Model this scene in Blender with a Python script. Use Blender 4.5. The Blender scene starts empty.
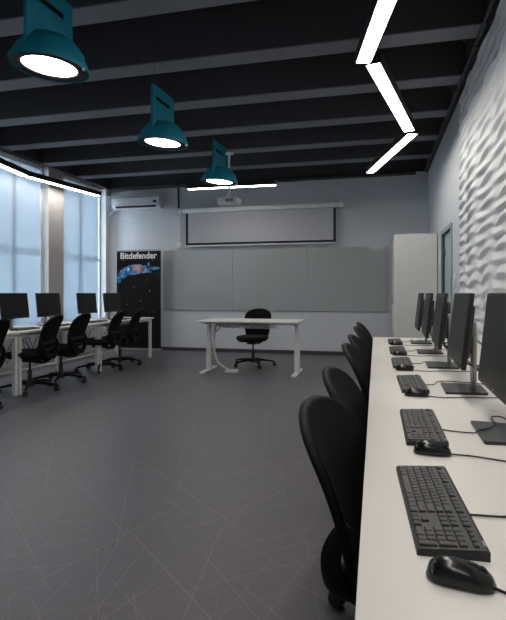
import bpy, bmesh, math, random
from math import sin, cos, pi, radians, sqrt, atan2
from mathutils import Vector, Matrix, noise

scene = bpy.context.scene
col = scene.collection
random.seed(4)

# ------------------------------------------------------------------ camera
cam_d = bpy.data.cameras.new('camera')
cam = bpy.data.objects.new('camera', cam_d)
col.objects.link(cam)
cam.location = (0, 0, 1.18)
cam.rotation_euler = (radians(90), 0, radians(13.8))
cam_d.sensor_width = 36
cam_d.lens = 500 * 36 / 620
cam_d.shift_y = -17 / 620
cam_d.clip_start = 0.02
scene.camera = cam

# ------------------------------------------------------------------ world (overcast daylight outside the windows)
w = bpy.data.worlds.new('world')
scene.world = w
w.use_nodes = True
bgn = w.node_tree.nodes['Background']
bgn.inputs[0].default_value = (0.82, 0.92, 1.0, 1)
bgn.inputs[1].default_value = 9.5

scene.view_settings.view_transform = 'Standard'
scene.view_settings.look = 'None'
scene.view_settings.exposure = 0.22
scene.view_settings.gamma = 1.0
scene.view_settings.use_curve_mapping = False

LINEAR_E = 22.0
LAMP_E = 20.0


# ------------------------------------------------------------------ materials
def mat(name, color, rough=0.5, metal=0.0, spec=0.5, emis=None, es=0.0, coat=0.0, var=0.06, nscale=8.0, bump=0.0, bscale=200.0):
    m = bpy.data.materials.new(name)
    m.use_nodes = True
    nt = m.node_tree
    b = nt.nodes['Principled BSDF']
    b.inputs['Roughness'].default_value = rough
    b.inputs['Metallic'].default_value = metal
    b.inputs['Specular IOR Level'].default_value = spec
    b.inputs['Coat Weight'].default_value = coat
    c = (*color, 1)
    tc = nt.nodes.new('ShaderNodeTexCoord')
    n = nt.nodes.new('ShaderNodeTexNoise')
    n.inputs['Scale'].default_value = nscale
    n.inputs['Detail'].default_value = 3
    nt.links.new(tc.outputs['Object'], n.inputs['Vector'])
    mx = nt.nodes.new('ShaderNodeMix')
    mx.data_type = 'RGBA'
    mx.inputs[6].default_value = (*[x * (1 - var) for x in color], 1)
    mx.inputs[7].default_value = (*[min(1, x * (1 + var)) for x in color], 1)
    nt.links.new(n.outputs['Fac'], mx.inputs[0])
    nt.links.new(mx.outputs[2], b.inputs['Base Color'])
    if emis:
        b.inputs['Emission Color'].default_value = (*emis, 1)
        b.inputs['Emission Strength'].default_value = es
    if bump:
        n2 = nt.nodes.new('ShaderNodeTexNoise')
        n2.inputs['Scale'].default_value = bscale
        nt.links.new(tc.outputs['Object'], n2.inputs['Vector'])
        bp = nt.nodes.new('ShaderNodeBump')
        bp.inputs['Strength'].default_value = bump
        bp.inputs['Distance'].default_value = 0.002
        nt.links.new(n2.outputs['Fac'], bp.inputs['Height'])
        nt.links.new(bp.outputs['Normal'], b.inputs['Normal'])
    return m


M = {}
M['wall'] = mat('wall_paint', (0.56, 0.588, 0.628), 0.75, bump=0.15, var=0.03, nscale=2)
M['soffit'] = mat('soffit_lighter_grey', (0.16, 0.165, 0.185), 0.7)  # beam undersides coloured a lighter grey than the beam sides
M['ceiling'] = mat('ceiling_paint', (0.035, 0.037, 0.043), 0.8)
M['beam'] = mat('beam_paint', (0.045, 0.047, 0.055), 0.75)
M['pillar'] = mat('pillar_paint', (0.42, 0.40, 0.40), 0.7)
M['white_trim'] = mat('white_trim', (0.72, 0.74, 0.76), 0.45)
M['frame_white'] = mat('window_frame_white', (0.7, 0.73, 0.76), 0.4)
M['dark_trim'] = mat('dark_trim', (0.05, 0.05, 0.055), 0.5)
M['desk'] = mat('desk_laminate', (0.76, 0.73, 0.69), 0.42, var=0.02, nscale=3)
M['desk_metal'] = mat('desk_white_metal', (0.66, 0.66, 0.64), 0.4)
M['teacher'] = mat('white_laminate', (0.72, 0.72, 0.70), 0.4, var=0.02)
M['black_plastic'] = mat('black_plastic', (0.012, 0.012, 0.013), 0.42)
M['chair_plastic'] = mat('chair_plastic', (0.006, 0.0065, 0.008), 0.6, spec=0.18)
M['chair_mesh'] = mat('chair_mesh', (0.004, 0.004, 0.0045), 0.85, spec=0.12, bump=0.4, bscale=500)
M['chair_fabric'] = mat('chair_fabric', (0.008, 0.009, 0.012), 0.8, spec=0.3, bump=0.5, bscale=350)
M['screen'] = mat('screen_off', (0.008, 0.008, 0.009), 0.33, spec=0.28)
M['casing'] = mat('monitor_casing', (0.010, 0.010, 0.011), 0.4)
M['base'] = mat('stand_base_grey', (0.050, 0.050, 0.052), 0.4, metal=0.4)
M['silver'] = mat('brushed_silver', (0.36, 0.36, 0.36), 0.38, metal=0.7)
M['kb'] = mat('keyboard_plastic', (0.020, 0.020, 0.021), 0.5)
M['key'] = mat('keycap_plastic', (0.030, 0.030, 0.031), 0.48, bump=0.2, bscale=800)
M['mouse'] = mat('mouse_plastic', (0.008, 0.008, 0.009), 0.22)
M['teal'] = mat('teal_lacquer', (0.003, 0.19, 0.28), 0.5)
M['lamp_ring'] = mat('lamp_ring_black', (0.004, 0.004, 0.004), 0.6, spec=0.2)
M['lamp_glass'] = mat('lamp_diffuser', (0.8, 0.8, 0.8), 0.5, emis=(1.0, 0.955, 0.88), es=LAMP_E)
M['linear'] = mat('linear_diffuser', (0.8, 0.8, 0.8), 0.5, emis=(1.0, 0.945, 0.87), es=LINEAR_E)
M['linear_body'] = mat('linear_body_black', (0.010, 0.010, 0.010), 0.5)
M['relief'] = mat('relief_plaster', (0.76, 0.77, 0.78), 0.55, var=0.02)
M['cabinet'] = mat('cabinet_cream', (0.62, 0.63, 0.60), 0.5, var=0.02)
M['whiteboard'] = mat('whiteboard_glass', (0.36, 0.385, 0.39), 0.08, spec=0.6, var=0.01)
M['screen_cloth'] = mat('projection_cloth', (0.42, 0.43, 0.47), 0.8)
M['screen_border'] = mat('projection_border', (0.008, 0.008, 0.010), 0.8)
M['ac'] = mat('ac_white', (0.68, 0.70, 0.73), 0.4)
M['banner'] = mat('banner_print', (0.006, 0.006, 0.007), 0.6, spec=0.2)
M['text'] = mat('banner_text_white', (0.82, 0.82, 0.82), 0.6)
M['cable_white'] = mat('cable_white', (0.55, 0.57, 0.58), 0.5)
M['glass_led'] = mat('led_lens', (0.6, 0.6, 0.6), 0.3)


def floor_mat():
    m = bpy.data.materials.new('scratched_grey_vinyl')
    m.use_nodes = True
    nt = m.node_tree
    L = nt.links
    b = nt.nodes['Principled BSDF']
    b.inputs['Roughness'].default_value = 0.42
    tc = nt.nodes.new('ShaderNodeTexCoord')
    sep = nt.nodes.new('ShaderNodeSeparateXYZ')
    L.new(tc.outputs['Object'], sep.inputs[0])

    def mt(op, a, b_=None, c_=None):
        n = nt.nodes.new('ShaderNodeMath')
        n.operation = op
        for i, v in enumerate((a, b_, c_)):
            if v is None:
                continue
            if isinstance(v, (int, float)):
                n.inputs[i].default_value = v
            else:
                L.new(v, n.inputs[i])
        return n.outputs[0]

    total = None
    angs = [7, 24, 41, 58, 15, 160, 113, 131, 149, 168, 33, 50, 140, 72]
    for i, a in enumerate(angs):
        a = radians(a)
        fr = 3.6 + 0.9 * (i % 4)
        p = mt('ADD', mt('MULTIPLY', sep.outputs[0], cos(a) * fr), mt('MULTIPLY', sep.outputs[1], sin(a) * fr))
        p = mt('ADD', p, 100.37 + i * 3.1)
        q = mt('ADD', mt('MULTIPLY', sep.outputs[0], -sin(a)), mt('MULTIPLY', sep.outputs[1], cos(a)))
        q = mt('ADD', q, 50)
        cell = mt('FLOOR', p)
        wn = nt.nodes.new('ShaderNodeTexWhiteNoise')
        wn.noise_dimensions = '1D'
        L.new(mt('ADD', cell, i * 17.3), wn.inputs['W'])
        rnd = wn.outputs['Value']
        # the line slants slightly within its cell
        q2 = mt('FRACT', mt('ADD', mt('MULTIPLY', q, 0.8), mt('MULTIPLY', rnd, 7.0)))
        seg = mt('FLOOR', mt('ADD', mt('MULTIPLY', q, 0.8), mt('MULTIPLY', rnd, 7.0)))
        wn2 = nt.nodes.new('ShaderNodeTexWhiteNoise')
        wn2.noise_dimensions = '2D'
        cb = nt.nodes.new('ShaderNodeCombineXYZ')
        L.new(cell, cb.inputs[0])
        L.new(seg, cb.inputs[1])
        L.new(cb.outputs[0], wn2.inputs['Vector'])
        r2 = wn2.outputs['Value']
        pos = mt('ADD', mt('MULTIPLY', r2, 0.7), mt('MULTIPLY', q2, mt('SUBTRACT', 0.25, mt('MULTIPLY', rnd, 0.4))))
        dist = mt('ABSOLUTE', mt('SUBTRACT', mt('FRACT', p), mt('ADD', pos, 0.1)))
        wdt = 0.0022 * fr
        ln = mt('SUBTRACT', 1.0, mt('DIVIDE', dist, wdt))
        ln = mt('MAXIMUM', ln, 0.0)
        ln = mt('MINIMUM', mt('MULTIPLY', ln, 1.8), 1.0)
        amp = mt('MULTIPLY', ln, mt('POWER', mt('FRACT', mt('MULTIPLY', r2, 13.7)), 2.6))
        total = amp if total is None else mt('ADD', total, amp)
    total = mt('MINIMUM', total, 1.0)
    n = nt.nodes.new('ShaderNodeTexNoise')
    n.inputs['Scale'].default_value = 1.2
    n.inputs['Detail'].default_value = 6
    n.inputs['Roughness'].default_value = 0.7
    L.new(tc.outputs['Object'], n.inputs['Vector'])
    base = nt.nodes.new('ShaderNodeMix')
    base.data_type = 'RGBA'
    base.inputs[6].default_value = (0.098, 0.091, 0.107, 1)
    base.inputs[7].default_value = (0.122, 0.113, 0.131, 1)
    L.new(n.outputs['Fac'], base.inputs[0])
    mx = nt.nodes.new('ShaderNodeMix')
    mx.data_type = 'RGBA'
    mx.inputs[7].default_value = (0.31, 0.30, 0.32, 1)
    L.new(base.outputs[2], mx.inputs[6])
    L.new(mt('MULTIPLY', total, 0.52), mx.inputs[0])
    L.new(mx.outputs[2], b.inputs['Base Color'])
    return m


M['floor'] = floor_mat()


def blind_mat():
    m = bpy.data.materials.new('roller_blind_fabric')
    m.use_nodes = True
    nt = m.node_tree
    out = nt.nodes['Material Output']
    nt.nodes.remove(nt.nodes['Principled BSDF'])
    tc = nt.nodes.new('ShaderNodeTexCoord')
    n = nt.nodes.new('ShaderNodeTexNoise')
    n.inputs['Scale'].default_value = 1.5
    nt.links.new(tc.outputs['Object'], n.inputs['Vector'])
    cr = nt.nodes.new('ShaderNodeMix')
    cr.data_type = 'RGBA'
    cr.inputs[6].default_value = (0.40, 0.44, 0.48, 1)
    cr.inputs[7].default_value = (0.46, 0.50, 0.54, 1)
    nt.links.new(n.outputs['Fac'], cr.inputs[0])
    tr = nt.nodes.new('ShaderNodeBsdfTranslucent')
    df = nt.nodes.new('ShaderNodeBsdfDiffuse')
    tp = nt.nodes.new('ShaderNodeBsdfTransparent')
    tp.inputs[0].default_value = (0.85, 0.92, 1, 1)
    nt.links.new(cr.outputs[2], tr.inputs[0])
    nt.links.new(cr.outputs[2], df.inputs[0])
    a = nt.nodes.new('ShaderNodeMixShader')
    a.inputs[0].default_value = 0.35
    nt.links.new(tr.outputs[0], a.inputs[1])
    nt.links.new(df.outputs[0], a.inputs[2])
    c = nt.nodes.new('ShaderNodeMixShader')
    c.inputs[0].default_value = 0.03
    nt.links.new(a.outputs[0], c.inputs[1])
    nt.links.new(tp.outputs[0], c.inputs[2])
    nt.links.new(c.outputs[0], out.inputs[0])
    return m


M['blind'] = blind_mat()


def glass_mat(name, tint, fac):
    m = bpy.data.materials.new(name)
    m.use_nodes = True
    nt = m.node_tree
    out = nt.nodes['Material Output']
    nt.nodes.remove(nt.nodes['Principled BSDF'])
    tp = nt.nodes.new('ShaderNodeBsdfTransparent')
    tp.inputs[0].default_value = (*tint, 1)
    gl = nt.nodes.new('ShaderNodeBsdfGlossy')
    gl.inputs['Roughness'].default_value = 0.02
    fr = nt.nodes.new('ShaderNodeFresnel')
    mu = nt.nodes.new('ShaderNodeMath')
    mu.operation = 'MULTIPLY'
    mu.inputs[1].default_value = fac
    nt.links.new(fr.outputs[0], mu.inputs[0])
    mx = nt.nodes.new('ShaderNodeMixShader')
    nt.links.new(mu.outputs[0], mx.inputs[0])
    nt.links.new(tp.outputs[0], mx.inputs[1])
    nt.links.new(gl.outputs[0], mx.inputs[2])
    nt.links.new(mx.outputs[0], out.inputs[0])
    return m


M['glass'] = glass_mat('window_glass', (0.95, 0.98, 1.0), 1.0)


def frosted_mat():
    m = bpy.data.materials.new('frosted_teal_glass')
    m.use_nodes = True
    nt = m.node_tree
    b = nt.nodes['Principled BSDF']
    b.inputs['Base Color'].default_value = (0.50, 0.60, 0.62, 1)
    b.inputs['Roughness'].default_value = 0.25
    out = nt.nodes['Material Output']
    tr = nt.nodes.new('ShaderNodeBsdfTranslucent')
    tr.inputs[0].default_value = (0.16, 0.22, 0.235, 1)
    mx = nt.nodes.new('ShaderNodeMixShader')
    mx.inputs[0].default_value = 0.35
    nt.links.new(b.outputs[0], mx.inputs[1])
    nt.links.new(tr.outputs[0], mx.inputs[2])
    nt.links.new(mx.outputs[0], out.inputs[0])
    return m


M['frosted'] = frosted_mat()


def hand_mat():
    m = bpy.data.materials.new('banner_blue_hand')
    m.use_nodes = True
    nt = m.node_tree
    L = nt.links
    b = nt.nodes['Principled BSDF']
    b.inputs['Roughness'].default_value = 0.5
    tc = nt.nodes.new('ShaderNodeTexCoord')
    n = nt.nodes.new('ShaderNodeTexNoise')
    n.inputs['Scale'].default_value = 9
    n.inputs['Detail'].default_value = 5
    n.inputs['Distortion'].default_value = 1.5
    L.new(tc.outputs['Object'], n.inputs['Vector'])
    r = nt.nodes.new('ShaderNodeValToRGB')
    e = r.color_ramp.elements
    e[0].position = 0.36
    e[0].color = (0.006, 0.012, 0.04, 1)
    e[1].position = 0.75
    e[1].color = (0.75, 0.85, 0.95, 1)
    x = r.color_ramp.elements.new(0.5)
    x.color = (0.02, 0.13, 0.36, 1)
    x = r.color_ramp.elements.new(0.6)
    x.color = (0.10, 0.38, 0.62, 1)
    L.new(n.outputs['Fac'], r.inputs[0])
    g = nt.nodes.new('ShaderNodeVectorMath')
    g.operation = 'DISTANCE'
    g.inputs[1].default_value = (-0.02, 0.0, 1.685)
    L.new(tc.outputs['Object'], g.inputs[0])
    mr = nt.nodes.new('ShaderNodeMapRange')
    mr.inputs[1].default_value = 0.01
    mr.inputs[2].default_value = 0.15
    mr.inputs[3].default_value = 0.85
    mr.inputs[4].default_value = 0.0
    L.new(g.outputs['Value'], mr.inputs[0])
    mx = nt.nodes.new('ShaderNodeMix')
    mx.data_type = 'RGBA'
    mx.inputs[7].default_value = (0.75, 0.42, 0.36, 1)
    L.new(r.outputs[0], mx.inputs[6])
    L.new(mr.outputs[0], mx.inputs[0])
    L.new(mx.outputs[2], b.inputs['Base Color'])
    return m


M['hand'] = hand_mat()


# ------------------------------------------------------------------ mesh helpers
class MB:
    def __init__(self):
        self.bm = bmesh.new()

    def box(self, x0, x1, y0, y1, z0, z1, bevel=0.0, seg=2, mtx=None):
        r = bmesh.ops.create_cube(self.bm, size=1.0)
        vs = r['verts']
        for v in vs:
            v.co = Vector(((x0 + x1) / 2 + v.co.x * (x1 - x0), (y0 + y1) / 2 + v.co.y * (y1 - y0), (z0 + z1) / 2 + v.co.z * (z1 - z0)))
        if bevel:
            es = list({e for v in vs for e in v.link_edges})
            rr = bmesh.ops.bevel(self.bm, geom=es, offset=bevel, segments=seg, affect='EDGES', profile=0.5)
            vs = list({v for f in rr['faces'] for v in f.verts} | {v for v in vs if v.is_valid})
        if mtx is not None:
            # include every vertex belonging to the box
            allv = set(v for v in vs if v.is_valid)
            stack = list(allv)
            while stack:
                v = stack.pop()
                for e in v.link_edges:
                    o = e.other_vert(v)
                    if o not in allv:
                        allv.add(o)
                        stack.append(o)
            for v in allv:
                v.co = mtx @ v.co
        return self

    def loft(self, rings, cap=True, closed=True):
        bm = self.bm
        R = [[bm.verts.new(p) for p in ring] for ring in rings]
        n = len(R[0])
        for a, b in zip(R[:-1], R[1:]):
            for i in range(n if closed else n - 1):
                j = (i + 1) % n
                try:
                    bm.faces.new((a[i], a[j], b[j], b[i]))
                except ValueError:
                    pass
        if cap and closed:
            bm.faces.new(list(reversed(R[0])))
            bm.faces.new(R[-1])
        return self

    def lathe(self, prof, c=(0, 0, 0), n=32, axis='z', cap=True):
        rings = []
        for r, h in prof:
            ring = []
            for i in range(n):
                a = 2 * pi * i / n
                p = (r * cos(a), r * sin(a), h)
                if axis == 'x':
                    p = (p[2], p[0], p[1])
                elif axis == 'y':
                    p = (p[0], p[2], p[1])
                ring.append(Vector(p) + Vector(c))
            rings.append(ring)
        return self.loft(rings, cap)

    def sweep(self, pts, rw, rh=None, n=10, up=Vector((0, 0, 1))):
        pts = [Vector(p) for p in pts]
        if not isinstance(rw, (list, tuple)):
            rw = [rw] * len(pts)
        if rh is None:
            rh = rw
        elif not isinstance(rh, (list, tuple)):
            rh = [rh] * len(pts)
        rings = []
        prev = None
        for k, p in enumerate(pts):
            t = (pts[min(k + 1, len(pts) - 1)] - pts[max(k - 1, 0)]).normalized()
            if prev is None:
                side = t.cross(up)
                if side.length < 1e-3:
                    side = t.cross(Vector((0, 1, 0)))
            else:
                side = prev - t * prev.dot(t)
            side.normalize()
            prev = side
            nn = side.cross(t).normalized()
            rings.append([p + side * rw[k] * cos(2 * pi * i / n) + nn * rh[k] * sin(2 * pi * i / n) for i in range(n)])
        return self.loft(rings)

    def prism(self, outline, y0, y1, axis='y'):
        def P(a, b, h):
            if axis == 'y':
                return Vector((a, h, b))
            if axis == 'z':
                return Vector((a, b, h))
            return Vector((h, a, b))
        return self.loft([[P(a, b, y0) for a, b in outline], [P(a, b, y1) for a, b in outline]])

    def build(self, name, m, parent=None, smooth=True, loc=None, angle=35):
        bm = self.bm
        bmesh.ops.recalc_face_normals(bm, faces=bm.faces[:])
        me = bpy.data.meshes.new(name)
        for f in bm.faces:
            f.smooth = smooth
        bm.to_mesh(me)
        bm.free()
        if smooth:
            me.set_sharp_from_angle(angle=radians(angle))
        me.materials.append(m)
        o = bpy.data.objects.new(name, me)
        col.objects.link(o)
        if parent is not None:
            o.parent = parent
        if loc:
            o.location = loc
        return o


def spline(pts, n=8):
    pts = [Vector(p) for p in pts]
    out = []
    for i in range(len(pts) - 1):
        p0 = pts[max(i - 1, 0)]
        p1, p2 = pts[i], pts[i + 1]
        p3 = pts[min(i + 2, len(pts) - 1)]
        for k in range(n):
            t = k / n
            out.append(0.5 * ((2 * p1) + (-p0 + p2) * t + (2 * p0 - 5 * p1 + 4 * p2 - p3) * t * t + (-p0 + 3 * p1 - 3 * p2 + p3) * t ** 3))
    out.append(pts[-1])
    return out


def tag(o, label=None, cat=None, group=None, kind=None):
    if label:
        o['label'] = label
    if cat:
        o['category'] = cat
    if group:
        o['group'] = group
    if kind:
        o['kind'] = kind
    return o


def empty(name, loc=(0, 0, 0), rz=0.0, label=None, cat=None, group=None):
    o = bpy.data.objects.new(name, None)
    o.empty_display_size = 0.1
    col.objects.link(o)
    o.location = loc
    o.rotation_euler = (0, 0, rz)
    return tag(o, label, cat, group)


def copy_tree(o, parent=None):
    c = o.copy()
    col.objects.link(c)
    if parent is not None:
        c.parent = parent
    for ch in [x for x in o.children]:
        copy_tree(ch, c)
    return c


def place(o, loc, rz, label, group=None):
    o.location = loc
    o.rotation_euler = (0, 0, rz)
    o['label'] = label
    if group:
        o['group'] = group
    return o


# ------------------------------------------------------------------ the room
XL, XR, YB, YF, ZC = -5.6, 0.92, 9.6, -2.6, 3.37
ZS = 3.87   # slab underside above the ribs

f = MB().box(XL - 0.3, XR + 0.3, YF - 0.2, YB + 0.2, -0.2, 0.0).build('floor', M['floor'], smooth=False)
tag(f, 'dark grey vinyl floor with pale crossing scratch lines', kind='structure')

ceil = MB().box(XL - 0.3, XR + 0.3, YF - 0.2, YB + 0.2, ZS, ZS + 0.2).build('ceiling', M['ceiling'], smooth=False)
tag(ceil, 'black painted ceiling slab between deep ribs', kind='structure')
k = 0
Y = 3.64 - 6 * 0.985
while Y < YB - 0.2:
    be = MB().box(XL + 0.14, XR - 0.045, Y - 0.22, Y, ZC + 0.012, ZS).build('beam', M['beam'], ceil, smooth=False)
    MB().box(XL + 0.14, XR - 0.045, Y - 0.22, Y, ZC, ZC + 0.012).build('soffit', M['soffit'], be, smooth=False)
    Y += 0.985
MB().box(XR - 0.04, XR + 0.02, YF, YB, ZC + 0.01, ZS + 0.02).build('edge_beam', M['ceiling'], ceil, smooth=False)
MB().box(XL - 0.02, XL + 0.14, YF, YB, ZC, ZS + 0.02).build('edge_beam', M['ceiling'], ceil, smooth=False)
MB().box(XL, XR, YB - 0.02, YB + 0.2, ZC + 0.03, ZS + 0.02).build('edge_beam', M['ceiling'], ceil, smooth=False)

o = MB().box(XL - 0.3, XR + 0.3, YB, YB + 0.2, 0, ZS).build('wall_back', M['wall'], smooth=False)
tag(o, 'blue-grey painted back wall', kind='structure')
o = MB().box(XL - 0.3, XR + 0.3, YF - 0.2, YF, 0, ZS).build('wall_front', M['wall'], smooth=False)
tag(o, kind='structure')

# right wall with a door opening
DY0, DY1, DZ = 6.63, 7.52, 2.0
b = MB()
b.box(XR, XR + 0.25, YF, DY0, 0, ZS)
b.box(XR, XR + 0.25, DY1, YB, 0, ZS)
b.box(XR, XR + 0.25, DY0, DY1, DZ, ZS)
wr = b.build('wall_right', M['wall'], smooth=False)
tag(wr, 'pale painted right wall with a door opening', kind='structure')

# left wall: low parapet, columns between tall windows, head
wins = [(8.02, 9.46), (5.68, 7.55), (3.36, 5.23), (1.04, 2.91), (-1.28, 0.59)]
SILL, HEAD = 0.62, 3.33
b = MB()
b.box(XL - 0.25, XL, YF, YB, 0, SILL)
b.box(XL - 0.25, XL, YF, YB, HEAD, ZS)
edges = [YB] + [e for (a, c) in wins for e in (c, a)] + [YF]
for i in range(0, len(edges), 2):
    b.box(XL - 0.25, XL, edges[i + 1], edges[i], SILL, HEAD)
tag(b.build('wall_left', M['wall'], smooth=False), 'window wall with tall openings', kind='structure')
for i, (y0, y1) in enumerate([(7.56, 7.99), (5.24, 5.67), (2.92, 3.35), (0.60, 1.03)]):
    o = MB().box(XL - 0.01, XL + 0.1, y0, y1, 0, ZC).build('trim_%d' % (i + 1), M['pillar'], smooth=False)
    tag(o, 'grey pillar between two tall windows', kind='structure')
o = MB().box(XL - 0.01, XL + 0.1, 9.45, YB, 0, ZC).build('trim_5', M['white_trim'], smooth=False)
tag(o, 'white corner boxing beside the far window', kind='structure')

for i, (y0, y1) in enumerate(wins):
    b = MB()
    x0, x1 = XL - 0.08, XL - 0.03
    fw = 0.035
    b.box(x0, x1, y0, y0 + fw, SILL, HEAD)
    b.box(x0, x1, y1 - fw, y1, SILL, HEAD)
    b.box(x0, x1, y0 + fw, y1 - fw, SILL, SILL + fw)
    b.box(x0, x1, y0 + fw, y1 - fw, HEAD - fw, HEAD)
    wn = b.build('window_%d' % (i + 1), M['frame_white'], smooth=False)
    tag(wn, 'tall white-framed window behind its blind', kind='structure')
    ym = (y0 + y1) / 2 + (-0.12 if i == 0 else 0.17)
    b = MB()
    b.box(x0, x1, ym - 0.025, ym + 0.025, SILL + fw, HEAD - fw)
    b.box(x0, x1, y0 + fw, ym - 0.025, 1.84, 1.88)
    b.box(x0, x1, ym + 0.025, y1 - fw, 1.84, 1.88)
    b.build('mullion', M['frame_white'], wn, smooth=False)
    MB().box(x0 + 0.02, x0 + 0.026, y0 + fw, y1 - fw, SILL + fw, HEAD - fw).build('pane', M['glass'], wn, smooth=False)
    MB().box(XL - 0.03, XL + 0.02, y0, y1, SILL - 0.03, SILL).build('window_sill', M['white_trim'], wn, smooth=False)

blabels = ['pale translucent roller blind in the far window next to the corner',
           'pale translucent roller blind nearer than the grey pillar',
           'roller blind', 'roller blind', 'roller blind']
for i, (y0, y1) in enumerate(wins[:3]):
    gap = 0.24 if i == 0 else 0.14
    r = empty('roller_blind', (XL + 0.04, (y0 + y1) / 2, HEAD), 0, blabels[i] if i < 2 else 'roller blind in the third window from the corner', 'blind', 'roller blinds on the window wall')
    yc = (y0 + y1) / 2
    MB().box(-0.001, 0.001, y0 - yc + 0.01, y1 - yc - gap, -HEAD + SILL + 0.02, -0.03).build('blind_fabric', M['blind'], r, smooth=False)
    MB().lathe([(0.028, y0 - yc + 0.01), (0.028, y1 - yc - gap)], (0, 0, -0.03), 16, 'y').build('roller_tube', M['white_trim'], r)
    MB().box(-0.008, 0.008, y0 - yc + 0.01, y1 - yc - gap, -HEAD + SILL + 0.01, -HEAD + SILL + 0.035).build('bottom_bar', M['white_trim'], r, smooth=False)
for i, (y0, y1) in enumerate(wins[3:]):
    yc = (y0 + y1) / 2
    r = empty('roller_blind', (XL + 0.04, yc, HEAD), 0, ('roller blind in the fourth window from the corner', 'roller blind in the fifth window from the corner')[i], 'blind', 'roller blinds on the window wall')
    MB().box(-0.001, 0.001, y0 - yc + 0.01, y1 - yc - 0.1, -HEAD + SILL + 0.02, -0.03).build('blind_fabric', M['blind'], r, smooth=False)

o = MB().box(XL + 0.12, XR, YB - 0.015, YB, 0, 0.07).build('baseboard_back', M['dark_trim'], smooth=False)
tag(o, kind='structure')
b = MB().box(XR - 0.015, XR, YF, DY0 - 0.08, 0, 0.07)
b.box(XR - 0.015, XR, DY1 + 0.08, YB - 0.02, 0, 0.07)
tag(b.build('baseboard_right', M['dark_trim'], smooth=False), kind='structure')

# door in the right wall
b = MB()
b.box(XR - 0.02, XR + 0.25, DY0 - 0.05, DY0, 0, DZ + 0.05)
b.box(XR - 0.02, XR + 0.25, DY1, DY1 + 0.05, 0, DZ + 0.05)
b.box(XR - 0.02, XR + 0.25, DY0, DY1, DZ, DZ + 0.05)
M['door_frame'] = mat('door_frame_grey', (0.30, 0.31, 0.33), 0.5)
d = b.build('door_1', M['door_frame'], smooth=False)
tag(d, 'glass door in the right wall beside the tall cabinet', kind='structure')
MB().box(XR + 0.02, XR + 0.045, DY0 + 0.02, DY1 - 0.04, 0.02, DZ - 0.01).build('door_leaf', M['frosted'], d, smooth=False)
b = MB()
b.box(XR - 0.01, XR + 0.06, DY1 - 0.06, DY1, 0.02, DZ)
b.build('door_jamb', M['dark_trim'], d, smooth=False)
for z in (0.35, 1.68):
    MB().box(XR - 0.005, XR + 0.06, DY1 - 0.13, DY1 - 0.03, z, z + 0.11, 0.008).build('hinge', M['dark_trim'], d)
MB().box(XR - 0.05, XR + 0.05, DY0 + 0.06, DY0 + 0.16, 0.92, 1.06, 0.01).build('door_handle', M['dark_trim'], d)

o = MB().box(XR - 0.012, XR, 6.32, 6.40, 1.26, 1.40, 0.004).build('light_switch', M['white_trim'])
tag(o, 'white light switch plate between glass door and wave relief', 'light switch')


# wave relief cladding
def relief():
    y0, y1, z0, z1 = -1.0, 5.95, 0.0, 3.34
    ny, nz = 300, 300
    bm = bmesh.new()
    g = []
    for j in range(nz + 1):
        z = z0 + (z1 - z0) * j / nz
        row = []
        for i in range(ny + 1):
            y = y0 + (y1 - y0) * i / ny
            n1 = noise.noise((y * 0.9, z * 1.1, 3.0))
            n2 = noise.noise((y * 2.6, z * 3.4, 9.0))
            n3 = noise.noise((y * 4.2, z * 9.0, 5.0))
            n4 = noise.noise((y * 1.7 + 4, z * 2.1, 14.0))
            ph = 2 * pi * z / 0.107 + 0.70 * sin(2 * pi * y / 0.66 + 3.5 * n1) + 3.6 * n1 + 1.8 * n4
            s = 0.5 + 0.5 * sin(ph + 0.55 * sin(ph))
            a = 0.60 + 0.33 * sin(2 * pi * y / 0.66 + 1.3 + 1.4 * sin(ph * 0.5) + 3 * n1) + 0.35 * n4
            a = max(0.18, min(1.05, a))
            h = 0.006 + 0.034 * a * s
            if y1 - y < 0.05:
                h *= 0.4 + 0.6 * (y1 - y) / 0.05
            if j in (0, nz) or i in (0, ny):
                h = 0.002
            row.append(bm.verts.new((XR - h, y, z)))
        g.append(row)
    for j in range(nz):
        for i in range(ny):
            bm.faces.new((g[j][i], g[j][i + 1], g[j + 1][i + 1], g[j + 1][i]))
    # close the back against the wall
    loop = [g[0][i] for i in range(ny + 1)] + [g[j][ny] for j in range(1, nz + 1)] + [g[nz][i] for i in range(ny - 1, -1, -1)] + [g[j][0] for j in range(nz - 1, 0, -1)]
    back = [bm.verts.new((XR, v.co.y, v.co.z)) for v in loop]
    n = len(loop)
    for i in range(n):
        q = (i + 1) % n
        bm.faces.new((loop[i], back[i], back[q], loop[q]))
    m = MB()
    m.bm.free()
    m.bm = bm
    o = m.build('relief_panel', M['relief'], angle=80)
    tag(o, 'white plaster wave-relief cladding on the right wall behind the monitors', 'wall panel')


relief()

# ------------------------------------------------------------------ ceiling conduits
b = MB().sweep(spline([(XL + 0.14, 9.50, 3.22), (XL + 0.18, 9.50, 3.31), (XL + 0.3, 9.50, 3.33), (-3.9, 9.50, 3.345), (0.7, 9.5, 3.35)], 6), 0.028, n=8)
o = b.build('ceiling_pipe', M['dark_trim'])
tag(o, 'black pipe running along the top of the back wall', 'pipe')
b = MB().sweep([(XR - 0.075, -1.0, 3.35), (XR - 0.075, 9.4, 3.35)], 0.014, n=8)
o = b.build('cable_conduit', M['dark_trim'])
tag(o, 'black conduit along the top of the right wall', 'conduit')
for y in (2.75, 3.73, 4.72, 5.70, 6.69):
    MB().box(XR - 0.10, XR - 0.05, y - 0.02, y + 0.02, 3.325, 3.37, 0.004).build('bracket', M['dark_trim'], o)
    MB().sweep([(XR - 0.17, y - 0.06, 3.36), (XR - 0.17, y - 0.06, 3.43), (XR - 0.05, y - 0.06, 3.43)], 0.012, n=6).build('branch_pipe', M['dark_trim'], o)
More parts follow.
